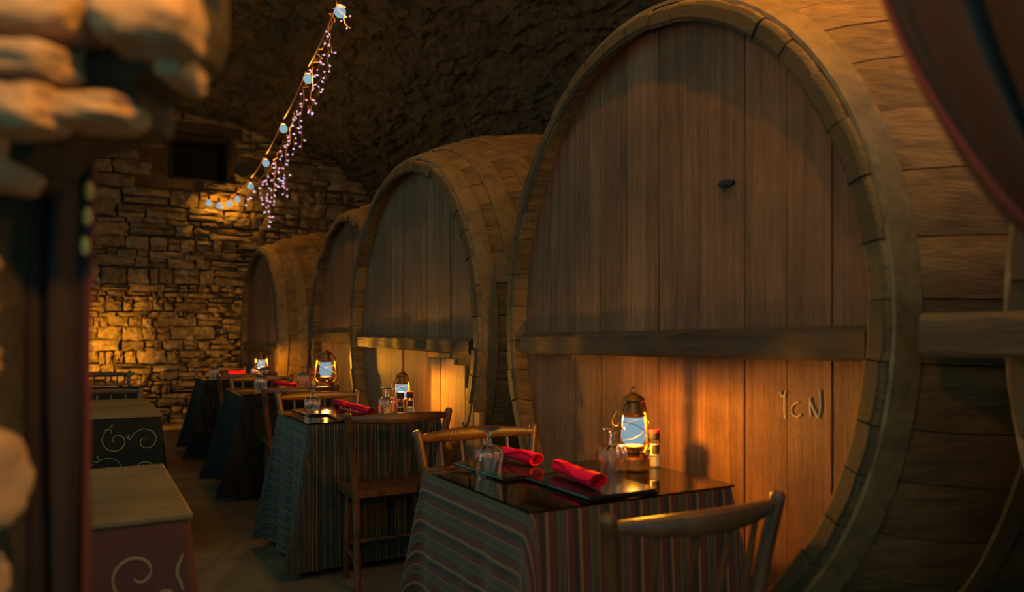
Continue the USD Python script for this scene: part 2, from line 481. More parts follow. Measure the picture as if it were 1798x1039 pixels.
near, rest = [], []
z = 0.0
while z < 4.05:
    ch = rng.choice([0.07, 0.10, 0.13, 0.17, 0.21], p=[.2, .25, .25, .18, .12])
    x = -2.45 + rng.uniform(0, 0.2)
    while x < VX + VR:
        w = rng.uniform(0.10, 0.46) * (0.7 + ch * 3)
        lim = VS + VH * math.sqrt(max(0, 1 - ((x + w / 2 - VX) / VR) ** 2)) + 0.1
        zz = z + rng.uniform(-0.02, 0.02)
        inn = x + w > NX0 and x < NX1 and zz + ch > NZ0 and zz < NZ1
        if zz < lim and not inn:
            px, py = visible(x + w / 2, zz + ch / 2)
            inview = 128 < px < 680 and 210 < py < 760
            pieces = [(x, x + w, zz, zz + ch)]
            if ch > 0.09 and rng.random() < 0.42:       # two thin stones instead of one thick
                c = zz + ch * rng.uniform(0.35, 0.65)
                pieces = [(x, x + w, zz, c), (x, x + w, c, zz + ch)]
            elif w > 0.3 and ch > 0.12 and rng.random() < 0.4:    # one tall stone beside two thin
                c, e_ = zz + ch * rng.uniform(0.35, 0.65), x + w * rng.uniform(0.3, 0.6)
                pieces = [(x, e_, zz, zz + ch), (e_, x + w, zz, c), (e_, x + w, c, zz + ch)]
            if px < 330 and 480 < py < 700 and rng.random() < 0.4:   # jumble of small stones
                c = x + w * rng.uniform(0.35, 0.65)
                pieces = [(x, c, zz, zz + ch), (c, x + w, zz, zz + ch)]
            for (a, b, c, d) in pieces:
                g = rng.uniform(0.006, 0.016)
                t = wall_stone(a + g, b - g, c + g * 0.6, d - g * 0.6, rng.uniform(-0.01, 0.085), rng)
                (near if inview else rest).append((t, (b - a) * (d - c)))
        x += w
    z += ch
near.sort(key=lambda t: -t[1])
for t, _ in near[:298]:
    obj('stone', t, 'wall_stone', wb)
obj('stone_facing', cat_(*[t for t, _ in near[298:] + rest]), 'wall_stone', wb, kind='stuff')

# ------------------------------------------------------------------ casks
AX = 1.75     # X of the row's head plane


def barrel(name_label, t, D, a0, b0, zc, ga=0.10, gb=0.28, L=2.2, n=44, hoops=((0.03, 0.11),), bar=None, bar_z=EYE, seed=1, planks=9, panel=(), barlen=1.0):
    """Oval cask: axis along +X, head facing -X. zc = height of its axis."""
    r = np.random.default_rng(seed)
    b = thing('wine_cask', name_label, 'barrel', (D, t, 0), 0, 1)
    th0 = r.uniform(0, 1)

    def prof_(s):
        w = 1 - (1 - 2 * s / L) ** 2
        return a0 + ga * w, b0 + gb * w
    T = 0.065
    wid = r.uniform(0.85, 1.15, n)
    edges = np.concatenate([[0], np.cumsum(wid)]) / wid.sum() * 2 * PI + th0
    S = np.concatenate([[0, 0.012], np.linspace(0.05, L, 12)])
    for k in range(n):
        th = np.linspace(edges[k] + 0.0016, edges[k + 1] - 0.0016, 5)
        jit = r.uniform(-0.004, 0.004)
        end = r.uniform(-0.006, 0.010)
        out = np.zeros((len(S), 5, 3))
        inn = np.zeros_like(out)
        for i, s in enumerate(S):
            a, bb = prof_(s)
            rr = jit - (0.010 if i == 0 else 0) - 0.004 * np.array([1, 0.2, 0, 0.2, 1])
            thin = 0.016 if i == 0 else 0
            for arr, off in ((out, rr), (inn, jit - T + thin)):
                arr[i, :, 0] = s + (end if i < 2 else 0)
                arr[i, :, 1] = (a + off) * np.cos(th)
                arr[i, :, 2] = zc + (bb + off) * np.sin(th)
        V = np.vstack([out.reshape(-1, 3), inn.reshape(-1, 3)])
        kk = len(S) * 5
        f = []
        for i in range(len(S) - 1):
            for j in range(4):
                p = i * 5 + j
                f += [(p, p + 5, p + 6), (p, p + 6, p + 1), (p + kk, p + 6 + kk, p + 5 + kk), (p + kk, p + 1 + kk, p + 6 + kk)]
            p = i * 5
            f += [(p, p + kk, p + 5 + kk), (p, p + 5 + kk, p + 5)]
            p = i * 5 + 4
            f += [(p, p + 5, p + 5 + kk), (p, p + 5 + kk, p + kk)]
        for j in range(4):
            f += [(j, j + 1, j + 1 + kk), (j, j + 1 + kk, j + kk)]
            p = (len(S) - 1) * 5 + j
            f += [(p, p + kk, p + 1 + kk), (p, p + 1 + kk, p + 1)]
        m = trimesh.Trimesh(V, f, process=False)
        m.fix_normals()
        obj('stave', m, 'stave_wood', b, smooth=25)
    # head boards, set back inside the chime
    rec = 0.09
    ai, bi = prof_(rec)
    ai, bi = ai - T - 0.001, bi - T - 0.001
    ell = affinity.scale(Point(0, 0).buffer(1, 48), ai, bi)
    w = r.uniform(0.8, 1.2, planks)
    e = np.concatenate([[0], np.cumsum(w)]) / w.sum() * 2 * ai - ai
    for k in range(planks):
        g = 0.0022
        pg = ell.intersection(sbox(e[k] + g, -9, e[k + 1] - g, 9))
        if pg.is_empty:
            continue
        m = trimesh.creation.extrude_polygon(pg, 0.05, engine='earcut')
        M = np.array([[0, 0, 1, rec + r.uniform(-0.003, 0.004)], [1, 0, 0, 0], [0, 1, 0, zc], [0, 0, 0, 1.0]])
        m.apply_transform(M)
        m.fix_normals()
        obj('head_board', m, 'head_wood', b)
    # back head closes the cask
    ab, bb = prof_(L - 0.1)
    m = lathe([(0, 0), (1, 0), (1, 0.05), (0, 0.05)], 48)
    m.vertices = m.vertices[:, [2, 0, 1]] * [1, ab - T - .002, bb - T - .002] + [L - 0.15, 0, zc]
    m.fix_normals()
    obj('rear_head', m, 'head_wood', b)
    for (s0, s1) in hoops:
        ss = np.linspace(s0, s1, 4)
        th = np.linspace(0, 2 * PI, 97)[:-1]
        V, f = [], []
        loop = [(s, 0.012) for s in ss] + [(s, 0.0) for s in ss[::-1]]
        for (s, o) in loop:
            a, bb = prof_(s)
            V.append(np.stack([np.full(96, s), (a + o) * np.cos(th), zc + (bb + o) * np.sin(th)], 1))
        nl = len(loop)
        for i in range(nl):
            i2 = (i + 1) % nl
            for j in range(96):
                j2 = (j + 1) % 96
                f += [(i * 96 + j, i2 * 96 + j, i2 * 96 + j2), (i * 96 + j, i2 * 96 + j2, i * 96 + j2)]
        m = trimesh.Trimesh(np.vstack(V), f, process=False)
        m.fix_normals()
        obj('hoop', m, 'hoop_iron', b, smooth=30)
    if bar:
        hgt, ext, y0, y1, dz = bar
        x = np.linspace(y0, y1, 60)
        P = []
        for xx in x:
            wob = 0.006 * math.sin(xx * 9 + seed) + 0.004 * math.sin(xx * 23)
            z1 = bar_z - zc + dz * (xx - (y0 + y1) / 2)
            c, c2 = 0.010, 0.016 + 0.004 * math.sin(xx * 31)
            P.append([(rec - ext - wob, xx, z1 - c2), (rec - ext - wob + c2, xx, z1), (rec - 0.001, xx, z1), (rec - 0.001, xx, z1 - hgt), (rec - ext - wob + c, xx, z1 - hgt), (rec - ext - wob, xx, z1 - hgt + c)])
        P = np.array(P)
        nP = P.shape[0]
        V = P.reshape(-1, 3) + [0, 0, zc]
        f = []
        for i in range(nP - 1):
            for j in range(6):
                j2 = (j + 1) % 6
                f += [(i * 6 + j, i * 6 + j2, (i + 1) * 6 + j2), (i * 6 + j, (i + 1) * 6 + j2, (i + 1) * 6 + j)]
        for j in range(1, 5):
            f += [(0, j + 1, j), ((nP - 1) * 6, (nP - 1) * 6 + j, (nP - 1) * 6 + j + 1)]
        m = trimesh.Trimesh(V, f, process=False)
        m.fix_normals()
        obj('crossbar', m, 'bar_wood', b, smooth=30)
    # cradle: two saddles cut to the curve, on the floor
    for s in (0.42, L - 0.45):
        a, bb = prof_(s)
        base = zc - bb
        cut = affinity.translate(affinity.scale(Point(0, 0).buffer(1, 48), a + 0.016, bb + 0.016), 0, zc)
        pg = sbox(-a * 0.62, 0.001, a * 0.62, max(base + 0.28, 0.12)).difference(cut)
        for g in getattr(pg, 'geoms', [pg]):
            if g.area < 0.004:
                continue
            m = trimesh.creation.extrude_polygon(g, 0.16, engine='earcut')
            m.apply_transform(np.array([[0, 0, 1, s - 0.08], [1, 0, 0, 0], [0, 1, 0, 0], [0, 0, 0, 1.0]]))
            m.fix_normals()
            obj('cradle_beam', m, 'cradle_wood', b)
    # upright boards standing against the lower head
    for (y0, y1, z0, z1, x) in panel:
        m = bbox(0.028, y1 - y0 - 0.003, z1 - z0, 0.004, (x, (y0 + y1) / 2, (z0 + z1) / 2))
        obj('apron_board', m, 'panel_wood', b)
    return b


cask1 = barrel('giant oval wine cask behind the nearest table, its head lit by the lantern', 2.213, AX, 0.997, 1.11, 1.23, ga=0.06, gb=0.30,
               hoops=((0.025, 0.12), (0.62, 0.72)), bar=(0.095, 0.075, -0.93, 0.86, -0.012), bar_z=1.20, seed=5, planks=10)
cask2 = barrel('large wine cask behind the second table with broad hoops round its rim', 4.60, AX, 1.09, 1.075, 1.19, ga=0.05, gb=0.30,
               hoops=((0.03, 0.12), (0.20, 0.31), (0.42, 0.52)), bar=(0.085, 0.07, -0.95, 0.98, 0.01), bar_z=1.17, seed=8, planks=10,
               panel=[(-0.93, -0.78, 0.02, 1.02, 0.03), (-0.78, -0.60, 0.02, 1.05, 0.035), (-0.60, -0.42, 0.02, 1.05, 0.03), (-1.03, -0.93, 0.02, 0.90, 0.028), (-1.10, -1.03, 0.02, 0.78, 0.03)])
cask3 = barrel('wine cask set back between two others, only a slice of its head showing', 6.93, 2.05, 1.05, 1.06, 1.215, ga=0.02, gb=0.27,
               hoops=((0.03, 0.12), (0.22, 0.32)), bar=(0.11, 0.075, -0.95, 0.95, 0), bar_z=1.21, seed=12, planks=9)
cask4 = barrel('farthest wine cask next to the rubble end wall', 9.30, AX, 1.08, 1.03, 1.14, ga=0.12, gb=0.27,
               hoops=((0.03, 0.12), (0.22, 0.32), (0.42, 0.52), (0.62, 0.72)), bar=(0.09, 0.07, -0.9, 0.9, 0), bar_z=1.06, seed=21, planks=9)
cask0 = barrel('wine cask in deep shadow at the right, partly behind the red curtain', -0.02, AX, 0.95, 1.15, 1.235, ga=0.06, gb=0.28,
               hoops=((0.025, 0.12), (0.5, 0.6)), bar=(0.10, 0.13, -0.85, 1.12, 0.0), bar_z=1.237, seed=31, planks=9)

# iron tap plate and chalk marks on the head of the giant cask (local: x into the cask, y along the row)
plate = affinity.scale(Point(0, 0).buffer(1, 12), 0.034, 0.012)
m = trimesh.creation.extrude_polygon(plate, 0.014, engine='earcut')
m.apply_transform(np.array([[0, 0, 1, 0.076], [1, 0, 0, 1.84 - 2.213], [0, 1, 0, 1.68], [0, 0, 0, 1.0]]))
m.fix_normals()
pl = obj('tap_plate', m, 'black_iron', cask1)
obj('pull_ring', tube([(0.072, 1.84 - 2.213 + 0.008 * math.cos(t), 1.665 + 0.012 * math.sin(t)) for t in np.linspace(0, 2 * PI, 17)[:-1]], 0.002, 6, True), 'black_iron', pl)


def chalk(pts, w=0.0028):
    p = np.array([[0.0865, y, z] for y, z in pts])
    obj('chalk_stroke', tube(p, w, 5), 'chalk', cask1)


for px0, strokes in ((0, [[(1380, 690), (1379, 712), (1380, 735)], [(1370, 688), (1376, 696), (1382, 686)]]),
                     (0, [[(1404, 706), (1395, 710), (1391, 719), (1394, 728), (1402, 731), (1408, 727)]]),
                     (0, [[(1424, 698), (1424, 715), (1425, 731)], [(1424, 704), (1432, 722), (1438, 734)], [(1438, 734), (1442, 715), (1441, 685)]])):
    for s in strokes:
        pts = []
        for (px, py) in s:
            lat = (px - 899) / F
            d = 1.84 / (SN + lat * CS)
            p = at(px, py, d)
            pts.append((p[1] - 2.213, p[2]))
        chalk(smoothpath(np.array([(a, b, 0) for a, b in pts]), 12)[:, :2])

# ------------------------------------------------------------------ string of globe bulbs
strp = [ony(367, 344, XB - 0.16), ony(385, 349, XB - 0.17), ony(402, 346, XB - 0.18), ony(417, 338, XB - 0.2), at(440, 313, 8.9), at(467, 271, 8.1), at(498, 209, 7.2),
        at(541, 118, 6.1), at(597, -4, 5.0)]
more = [np.array([1.42, 3.75, 3.45]), np.array([1.60, 2.65, 3.42]), np.array([1.92, 1.22, 2.95]), np.array([1.42, 1.45, 3.00]), np.array([0.13, 0.44, 1.84])]
MORE_K = {9: 0.9, 10: 1.0, 11: 3.6, 12: 2.4, 13: 2.1}    # the bulbs nearer the camera hold stronger lamps
allp = strp + more
sl = thing('string_light', 'string of round globe bulbs rising from the end wall along the vault', 'string lights')
cab = []
for i in range(len(allp) - 1):
    a, b = allp[i], allp[i + 1]
    sag = 0.05 * np.linalg.norm(b - a) if i >= 4 else 0.03
    for t in np.linspace(0, 1, 10, endpoint=False):
        q_ = a + (b - a) * t
        cab.append(q_ - [0, 0, sag * 4 * t * (1 - t) * (0.35)])
cab.append(allp[-1])
cab[0:0] = [cab[0] + np.array([-0.05, 0.14, 0.03])]
cab.append(allp[-1] + np.array([-0.1, -0.5, 0.55]))
obj('cable', tube(np.array(cab), 0.0055, 6), 'cable_copper', sl)
for i, p in enumerate(allp):
    R = 0.038 if i > 3 else 0.041
    tilt = 0
    prof_b = [(0, -0.055 - 2 * R + 0.004)] + [(R * math.sin(a), -0.055 - R - R * math.cos(a)) for a in np.linspace(0.25, PI - 0.5, 12)] + [(0.014, -0.048), (0, -0.048)]
    mb = lathe(prof_b, 20)
    ms = lathe([(0, -0.050), (0.017, -0.050), (0.019, -0.030), (0.014, -0.004), (0.008, 0.004), (0, 0.004)], 12)
    for m in (mb, ms):
        m.apply_translation(p)
    bpath = obj('bulb', mb, 'bulb_glow', sl, smooth=True)
    obj('socket', ms, 'socket_black', sl, smooth=40)
    k = MORE_K.get(i, 0.75 if i > 3 else 0.3)
    bulb_light(sl, p + [0, 0, -0.055 - R], 0.018, BULB_I * k / THRU)

# fairy lights: a curtain of pink-white mini lights hung on the string
fy = thing('fairy_lights', 'tangled strand of tiny pinkish fairy lights hanging from the bulb string', 'fairy lights')
trunk_px = [(592, -14, 5.05), (583, 40, 5.3), (569, 75, 5.7), (552, 112, 6.05), (537, 150, 6.4), (521, 190, 6.9), (508, 232, 7.4), (492, 264, 7.9), (471, 301, 8.5), (452, 318, 8.75), (440, 330, 8.85)]
trunk = smoothpath(np.array([at(*t) for t in trunk_px]), 120)
trunk += (rng.normal(0, 0.012, trunk.shape))
obj('wire', tube(trunk, 0.0032, 5), 'cable_copper', fy)
drops = [((598, 6), (612, 48), 5.05, 5), ((578, 45), (582, 96), 5.3, 6), ((574, 72), (577, 140), 5.6, 8), ((560, 95), (556, 150), 5.9, 7), ((548, 122), (546, 205), 6.1, 10), ((556, 150), (562, 168), 5.9, 3),
         ((533, 158), (527, 260), 6.5, 12), ((521, 190), (513, 275), 6.9, 9), ((543, 185), (550, 200), 6.3, 3), ((508, 232), (500, 345), 7.4, 13), ((497, 262), (490, 330), 7.8, 9),
         ((484, 285), (480, 362), 8.2, 10), ((470, 303), (468, 398), 8.5, 12), ((457, 315), (460, 360), 8.7, 7), ((447, 328), (430, 362), 8.85, 5), ((504, 300), (506, 345), 7.6, 5), ((478, 330), (474, 384), 8.4, 6)]
wires = []
for (p0, p1, d, nb_) in drops:
    a, b = at(*p0, d), at(*p1, d)
    path = np.array([a + (b - a) * t + rng.normal(0, 0.012, 3) * (0 < t) for t in np.linspace(0, 1, 8)])
    path = smoothpath(path, 24)
    wires.append(tube(path, 0.0026, 4))
    for k in range(nb_):
        i = int((k + 0.7) / nb_ * 23)
        side = rng.normal(0, 1, 3)
        side[2] = rng.uniform(-1.0, 0.35)
        side /= np.linalg.norm(side)
        L_ = 0.022 * d / 6.5
        c = path[i] + side * 0.012
        ml = lathe([(0, 0), (0.35, 0.1), (0.42, 0.5), (0.25, 0.85), (0, 1.0)], 7)
        ml.vertices *= [L_ * 0.8, L_ * 0.8, L_ * 1.15]
        ml.apply_transform(trimesh.geometry.align_vectors([0, 0, 1], side))
        ml.apply_translation(c)
        obj('mini_bulb', ml, 'fairy_glow' if rng.random() < 0.6 else 'fairy_glow_white', fy)
for w_ in wires:
    obj('drop_wire', w_, 'cable_copper', fy)


# ------------------------------------------------------------------ tables
def rrect(hx, hy, r, n=8, edge=14):
    """Rounded rectangle loop: points, outward normals, corner weight."""
    P, N, C = [], [], []
    corners = [(hx - r, hy - r, 0), (-hx + r, hy - r, PI / 2), (-hx + r, -hy + r, PI), (hx - r, -hy + r, 1.5 * PI)]
    for i, (cx, cy, a0) in enumerate(corners):
        for a in np.linspace(a0, a0 + PI / 2, n):
            P.append((cx + r * math.cos(a), cy + r * math.sin(a)))
            N.append((math.cos(a), math.sin(a)))
            C.append(abs(math.sin(2 * (a - a0))))
        nx_, ny_, _ = corners[(i + 1) % 4]
        e = a0 + PI / 2
        p0 = np.array(P[-1])
        p1 = np.array([nx_ + r * math.cos(e), ny_ + r * math.sin(e)])
        for t in np.linspace(0, 1, edge + 2)[1:-1]:
            P.append(tuple(p0 + (p1 - p0) * t))
            N.append((math.cos(e), math.sin(e)))
            C.append(0.0)
    return np.array(P), np.array(N), np.array(C)


def cloth(hx, hy, top, drop, seed, flare=0.30, wave=0.05, lim=(0.07, 0.045)):
    P, N, C = rrect(hx, hy, 0.02, 12, 40)
    n = len(P)
    s = np.arange(n) / n * 2 * PI
    r = np.random.default_rng(seed)
    ph = r.uniform(0, 6, 4)
    rip = np.sin(s * 9 + ph[0]) * 0.5 + np.sin(s * 15 + ph[1]) * 0.3 + np.sin(s * 23 + ph[2]) * 0.25
    # corner influence spreads along the edge as the cloth falls
    Cw = C.copy()
    for _ in range(30):
        Cw = (np.roll(Cw, 1) + Cw * 2 + np.roll(Cw, -1)) / 4
    Cw /= Cw.max()
    Nw = N.copy()
    for _ in range(30):
        Nw = (np.roll(Nw, 1, 0) + Nw * 2 + np.roll(Nw, -1, 0)) / 4
    Nw /= np.linalg.norm(Nw, axis=1, keepdims=True)
    V, UV = [], []
    for k in (0.0, 0.5, 1.0):
        V.append(np.column_stack([P * max(k, 1e-4), np.full(n, top)]))
        UV.append(P * k)
    for h in np.linspace(0.004, drop, 22):
        f = h / drop
        mix = min(1, f * 2.2)
        nn = N * (1 - mix) + Nw * mix
        off = 0.004 + h * 0.05 + flare * h * Cw ** 1.6 * (0.75 + 0.25 * f) + wave * rip * h * (1 - 0.6 * Cw)
        off = np.maximum(off, 0.004 + 0.0 * h)
        V.append(np.column_stack([P + nn * off[:, None], np.full(n, top - h)]))
        UV.append(P + N * h)
    V, UV = np.vstack(V), np.vstack(UV)
    soft = lambda x, h, l: np.sign(x) * (np.minimum(np.abs(x), h) + l * np.tanh(np.maximum(np.abs(x) - h, 0) / l))
    V[:, 0] = np.where(V[:, 0] > 0, soft(V[:, 0], hx, lim[0]), V[:, 0])
    V[:, 1] = soft(V[:, 1], hy, lim[1])
    f = []
    m = len(V) // n
    for k in range(m - 1):
        a = k * n + np.arange(n)
        b = k * n + (np.arange(n) + 1) % n
        f += [np.stack([a, a + n, b + n], 1), np.stack([a, b + n, b], 1)]
    f = np.vstack(f)
    mesh = trimesh.Trimesh(V, f, process=False)
    # underside 2 mm in
    Vn = mesh.vertex_normals
    k = len(V)
    V2 = np.vstack([V, V - Vn * 0.002])
    last = (m - 1) * n
    a = last + np.arange(n)
    b = last + (np.arange(n) + 1) % n
    f2 = np.vstack([f, f[:, ::-1] + k, np.stack([a, a + k, b + k], 1), np.stack([a, b + k, b], 1)])
    return trimesh.Trimesh(V2, f2, process=False), np.vstack([UV, UV]), (P, N, Nw, Cw)


TOP = 0.75
tables = []


def table(x0, x1, y0, y1, mat_, labels, seed, flare=0.3, wave=0.05, board=False):
    cx, cy, hx, hy = (x0 + x1) / 2, (y0 + y1) / 2, (x1 - x0) / 2, (y1 - y0) / 2
    t = thing('dining_table', labels[0], 'table', (cx, cy, 0))
    obj('tabletop', bbox(2 * hx - 0.02, 2 * hy - 0.02, 0.03, 0.004, (0, 0, TOP - 0.025)), 'table_wood', t)
    for sx in (-1, 1):
        for sy in (-1, 1):
            obj('leg', bbox(0.05, 0.05, TOP - 0.04, 0.004, (sx * (hx - 0.08), sy * (hy - 0.08), (TOP - 0.04) / 2)), 'table_wood', t)
    c, uv, info = cloth(hx - 0.008, hy - 0.008, TOP - 0.0075, TOP - 0.045, seed, flare, wave)
    c.apply_translation((cx, cy, 0))
    cp = obj('tablecloth', c, mat_, smooth=True, uv=uv, label=labels[1], cat='tablecloth')
    P, N, C = rrect(hx, hy, 0.012, 5, 2)
    if board:
        obj('table_board', bbox(2 * hx, 2 * hy, 0.016, 0.004, (cx, cy, TOP + 0.0018)), 'board_brown', label=labels[2], cat='table top')
    else:
        g = trimesh.creation.extrude_polygon(Polygon(P), 0.006, engine='earcut')
        g.apply_translation((cx, cy, TOP - 0.006))
        obj('glass_cover', g, 'glass_sheet', label=labels[2], cat='glass top')
    return cx, cy, hx, hy, info, cp


T1 = (0.955, 1.655, 1.62, 2.33)
T2 = (0.94, 1.66, 3.73, 4.42)
T3 = (0.97, 1.66, 5.68, 6.45)
T4 = (0.98, 1.66, 7.68, 8.40)
table(*T1, 'stripe_red', ('nearest right-hand dining table, hidden under a red striped cloth', 'red and olive striped cloth draped over the nearest table', 'polished glass sheet over the red striped tablecloth'), 3, 0.20, 0.035)
table(*T2, 'stripe_green', ('second right-hand dining table, under a dull green striped cloth', 'dull green striped cloth draped over the second table', 'glass sheet over the green striped tablecloth'), 4, 0.20, 0.035)
table(*T3, 'cloth_dark_green', ('third right-hand dining table, beside the tall brass lantern', 'dark plain cloth draped over the third right-hand table', 'glass sheet on the third right-hand table'), 5)
table(*T4, 'cloth_dark_green', ('farthest right-hand dining table near the end wall', 'dark plain cloth draped over the farthest right-hand table', 'glass sheet on the farthest right-hand table'), 6)
L1 = (-0.50, 0.225, 1.97, 2.77)
L2 = (-0.50, 0.36, 4.47, 5.62)
L3 = (-0.45, 0.40, 7.10, 7.90)
cl = []
cl.append(table(*L1, 'cloth_maroon', ('nearest left-hand dining table by the dark curtain', 'maroon cloth with gold scrolls on the nearest left-hand table', 'matte brown top board of the nearest left-hand table, over the maroon cloth'), 8, 0.12, 0.02, True))
cl.append(table(*L2, 'cloth_dark_green', ('second left-hand dining table, long, under a black cloth', 'black cloth with tan scrolls on the second left-hand table', 'matte brown top board of the second left-hand table, over the black cloth'), 9, 0.12, 0.02, True))
table(*L3, 'cloth_dark_green', ('far left-hand dining table below the lit patch of end wall', 'plain black cloth on the far left-hand table', 'glass sheet on the far left-hand table'), 10, 0.12, 0.02)

def spiral(c, r0, turns, a0, hand=1, tail=None, n=40):
    t = np.linspace(0, 1, n)
    r = r0 * (0.16 + 0.84 * t)
    a = a0 + hand * turns * 2 * PI * t
    p = np.stack([c[0] + r * np.cos(a), c[1] + r * np.sin(a)], 1)
    return p


def scroll_cloth(info, path, side, seed, gain):
    """Gold scroll work stitched on the hanging front (-y) face of a cloth."""
    cx, cy, hx, hy, (P, N, Nw, Cw), cp = info
    r = np.random.default_rng(seed)
    designs = []
    for gx in np.arange(-hx + 0.02, hx, 0.20 * gain):
        for gz in np.arange(0.10, 0.62, 0.19 * gain):
            c = (gx + r.uniform(-.02, .02) + 0.09, gz + r.uniform(-.02, .02))
            hand = 1 if r.random() < 0.5 else -1
            designs.append(spiral(c, 0.085 * gain, 1.25, r.uniform(0, 6), hand))
            e = designs[-1][-1]
            for k in range(3):
                a = r.uniform(0, 6)
                designs.append(np.array([e, e + 0.02 * gain * np.array([math.cos(a), math.sin(a)]), e + 0.034 * gain * np.array([math.cos(a + .3), math.sin(a + .3)])]))
    mesh = stage.GetPrimAtPath(cp)
    V = np.array(UsdGeom.Mesh(mesh).GetPointsAttr().Get())
    st = np.array(UsdGeom.PrimvarsAPI(mesh).GetPrimvar('st').Get())
    half = len(V) // 2
    V, st = V[:half], st[:half]
    if side == 'front':
        sel = (st[:, 1] < -(hy - 0.01)) & (np.abs(st[:, 0]) <= hx)
        A = np.stack([st[sel, 0], -(st[sel, 1] + hy)], 1)
    else:
        sel = (st[:, 0] > (hx - 0.01)) & (np.abs(st[:, 1]) <= hy)
        A = np.stack([st[sel, 1], st[sel, 0] - hx], 1)
    from scipy.interpolate import LinearNDInterpolator
    ip = LinearNDInterpolator(A, V[sel])
    out = []
    for d in designs:
        q3 = ip(d)
        ok = ~np.isnan(q3[:, 0])
        q3 = q3[ok]
        if len(q3) > 2:
            nn = len(q3)
            w = 0.0036 * gain * (0.5 + np.sin(np.linspace(0.3, PI - 0.2, nn)) * 0.7)
            out.append(tube(q3, w, 4))
    obj('scroll_embroidery', cat_(*out), 'embroidery_gold', cp, kind='stuff')


# the cloths carry their embroidery as a part
for info, gain, sd in ((cl[0], 0.8, 2), (cl[1], 0.85, 3)):
    cp = info[5]
    for side in ('front', 'side'):
        scroll_cloth(info, cp, side, sd + len(side), gain)


# ------------------------------------------------------------------ chairs
def chair(label, loc, rz, sc=1.0, group=None):
    """Faces +y (front at +y); back posts at y = 0. Origin on the floor between the back posts."""
    c = thing('wooden_chair', label, 'chair', loc, rz, sc, group)
    seat = trimesh.creation.extrude_polygon(sbox(-0.20, 0.0, 0.20, 0.22).buffer(0.02, 4), 0.032, engine='earcut')
    seat.apply_translation((0, 0, 0.43))
    obj('seat', seat, 'chair_wood', c)
    for s in (-1, 1):
        pts = smoothpath([(s * 0.20, -0.03, 0.0), (s * 0.195, 0.0, 0.22), (s * 0.20, 0.0, 0.44), (s * 0.222, -0.012, 0.62), (s * 0.248, -0.035, 0.79), (s * 0.256, -0.04, 0.828)], 18)
        rr = np.interp(np.linspace(0, 1, 18), [0, 0.1, 0.5, 0.93, 1], [0.014, 0.018, 0.019, 0.019, 0.011])
        obj('back_post', tube(pts, rr, 10), 'chair_wood', c, smooth=40)
    for s in (-1, 1):
        obj('front_leg', tube([(s * 0.185, 0.205, 0.0), (s * 0.18, 0.20, 0.2), (s * 0.175, 0.19, 0.43)], [0.014, 0.019, 0.017], 10), 'chair_wood', c, smooth=40)
    # crest rail: a board bowed backwards, thick in the middle, pointed to the posts
    x = np.linspace(-0.243, 0.243, 25)
    V, f = [], []
    for xx in x:
        w = 1 - (xx / 0.243) ** 2
        y = -0.030 - 0.062 * w
        hh = 0.010 + 0.016 * w ** 0.7
        tt = 0.011 + 0.010 * w
        a = np.arange(12) * 2 * PI / 12
        ca, sa = np.cos(a), np.sin(a)
        V.append(np.stack([np.full(12, xx), y + tt * np.sign(ca) * np.abs(ca) ** 0.6, 0.797 + hh * np.sign(sa) * np.abs(sa) ** 0.6], 1))
    for i in range(24):
        for j in range(12):
            j2 = (j + 1) % 12
            f += [(i * 12 + j, (i + 1) * 12 + j2, (i + 1) * 12 + j), (i * 12 + j, i * 12 + j2, (i + 1) * 12 + j2)]
    for j in range(1, 11):
        f += [(0, j, j + 1), (24 * 12, 24 * 12 + j + 1, 24 * 12 + j)]
    m = trimesh.Trimesh(np.vstack(V), f, process=False)
    m.fix_normals()
    obj('crest_rail', m, 'chair_wood', c, smooth=50)
    for xx in (-0.135, -0.045, 0.045, 0.135):
        w = 1 - (xx * 1.08 / 0.243) ** 2
        obj('spindle', tube([(xx, 0.012, 0.45), (xx * 1.04, -0.02 - 0.025 * w, 0.6), (xx * 1.08, -0.030 - 0.062 * w, 0.785)], [0.007, 0.010, 0.007], 8), 'chair_wood', c, smooth=40)
    obj('stretcher', tube([(-0.188, 0.20, 0.17), (0.188, 0.20, 0.17)], 0.011, 8), 'chair_wood', c, smooth=40)
    for s in (-1, 1):
        obj('side_stretcher', tube([(s * 0.195, -0.005, 0.14), (s * 0.185, 0.205, 0.14)], 0.010, 8), 'chair_wood', c, smooth=40)
    return c


ch = chair('wooden bow-back chair nearest the camera, at the front of the red striped table', (1.19, 1.315, 0), 0, 0.985)
cg = None
dup(ch, 'wooden chair on the far side of the red striped table, behind the napkins', (1.33, 2.615, 0), 180)
dup(ch, 'wooden chair on the near side of the green striped table', (1.29, 3.43, 0), 0)
dup(ch, 'wooden chair on the far side of the green striped table', (1.275, 4.72, 0), 180)
dup(ch, 'wooden chair on the near side of the third table, in front of the tall lantern', (1.30, 5.36, 0), 0)
dup(ch, 'wooden chair on the far side of the third table', (1.32, 6.74, 0), 180)
dup(ch, 'wooden chair on the far side of the farthest right-hand table', (1.27, 8.68, 0), 180)
dup(ch, 'wooden chair on the near side of the farthest right-hand table', (1.30, 7.36, 0), 0)
dup(ch, 'dark wooden chair at the far left against the lit end wall', (0.12, 8.20, 0), 180)
dup(ch, 'dark wooden chair behind the second left-hand table', (0.12, 6.22, 0), 180, 0.96)


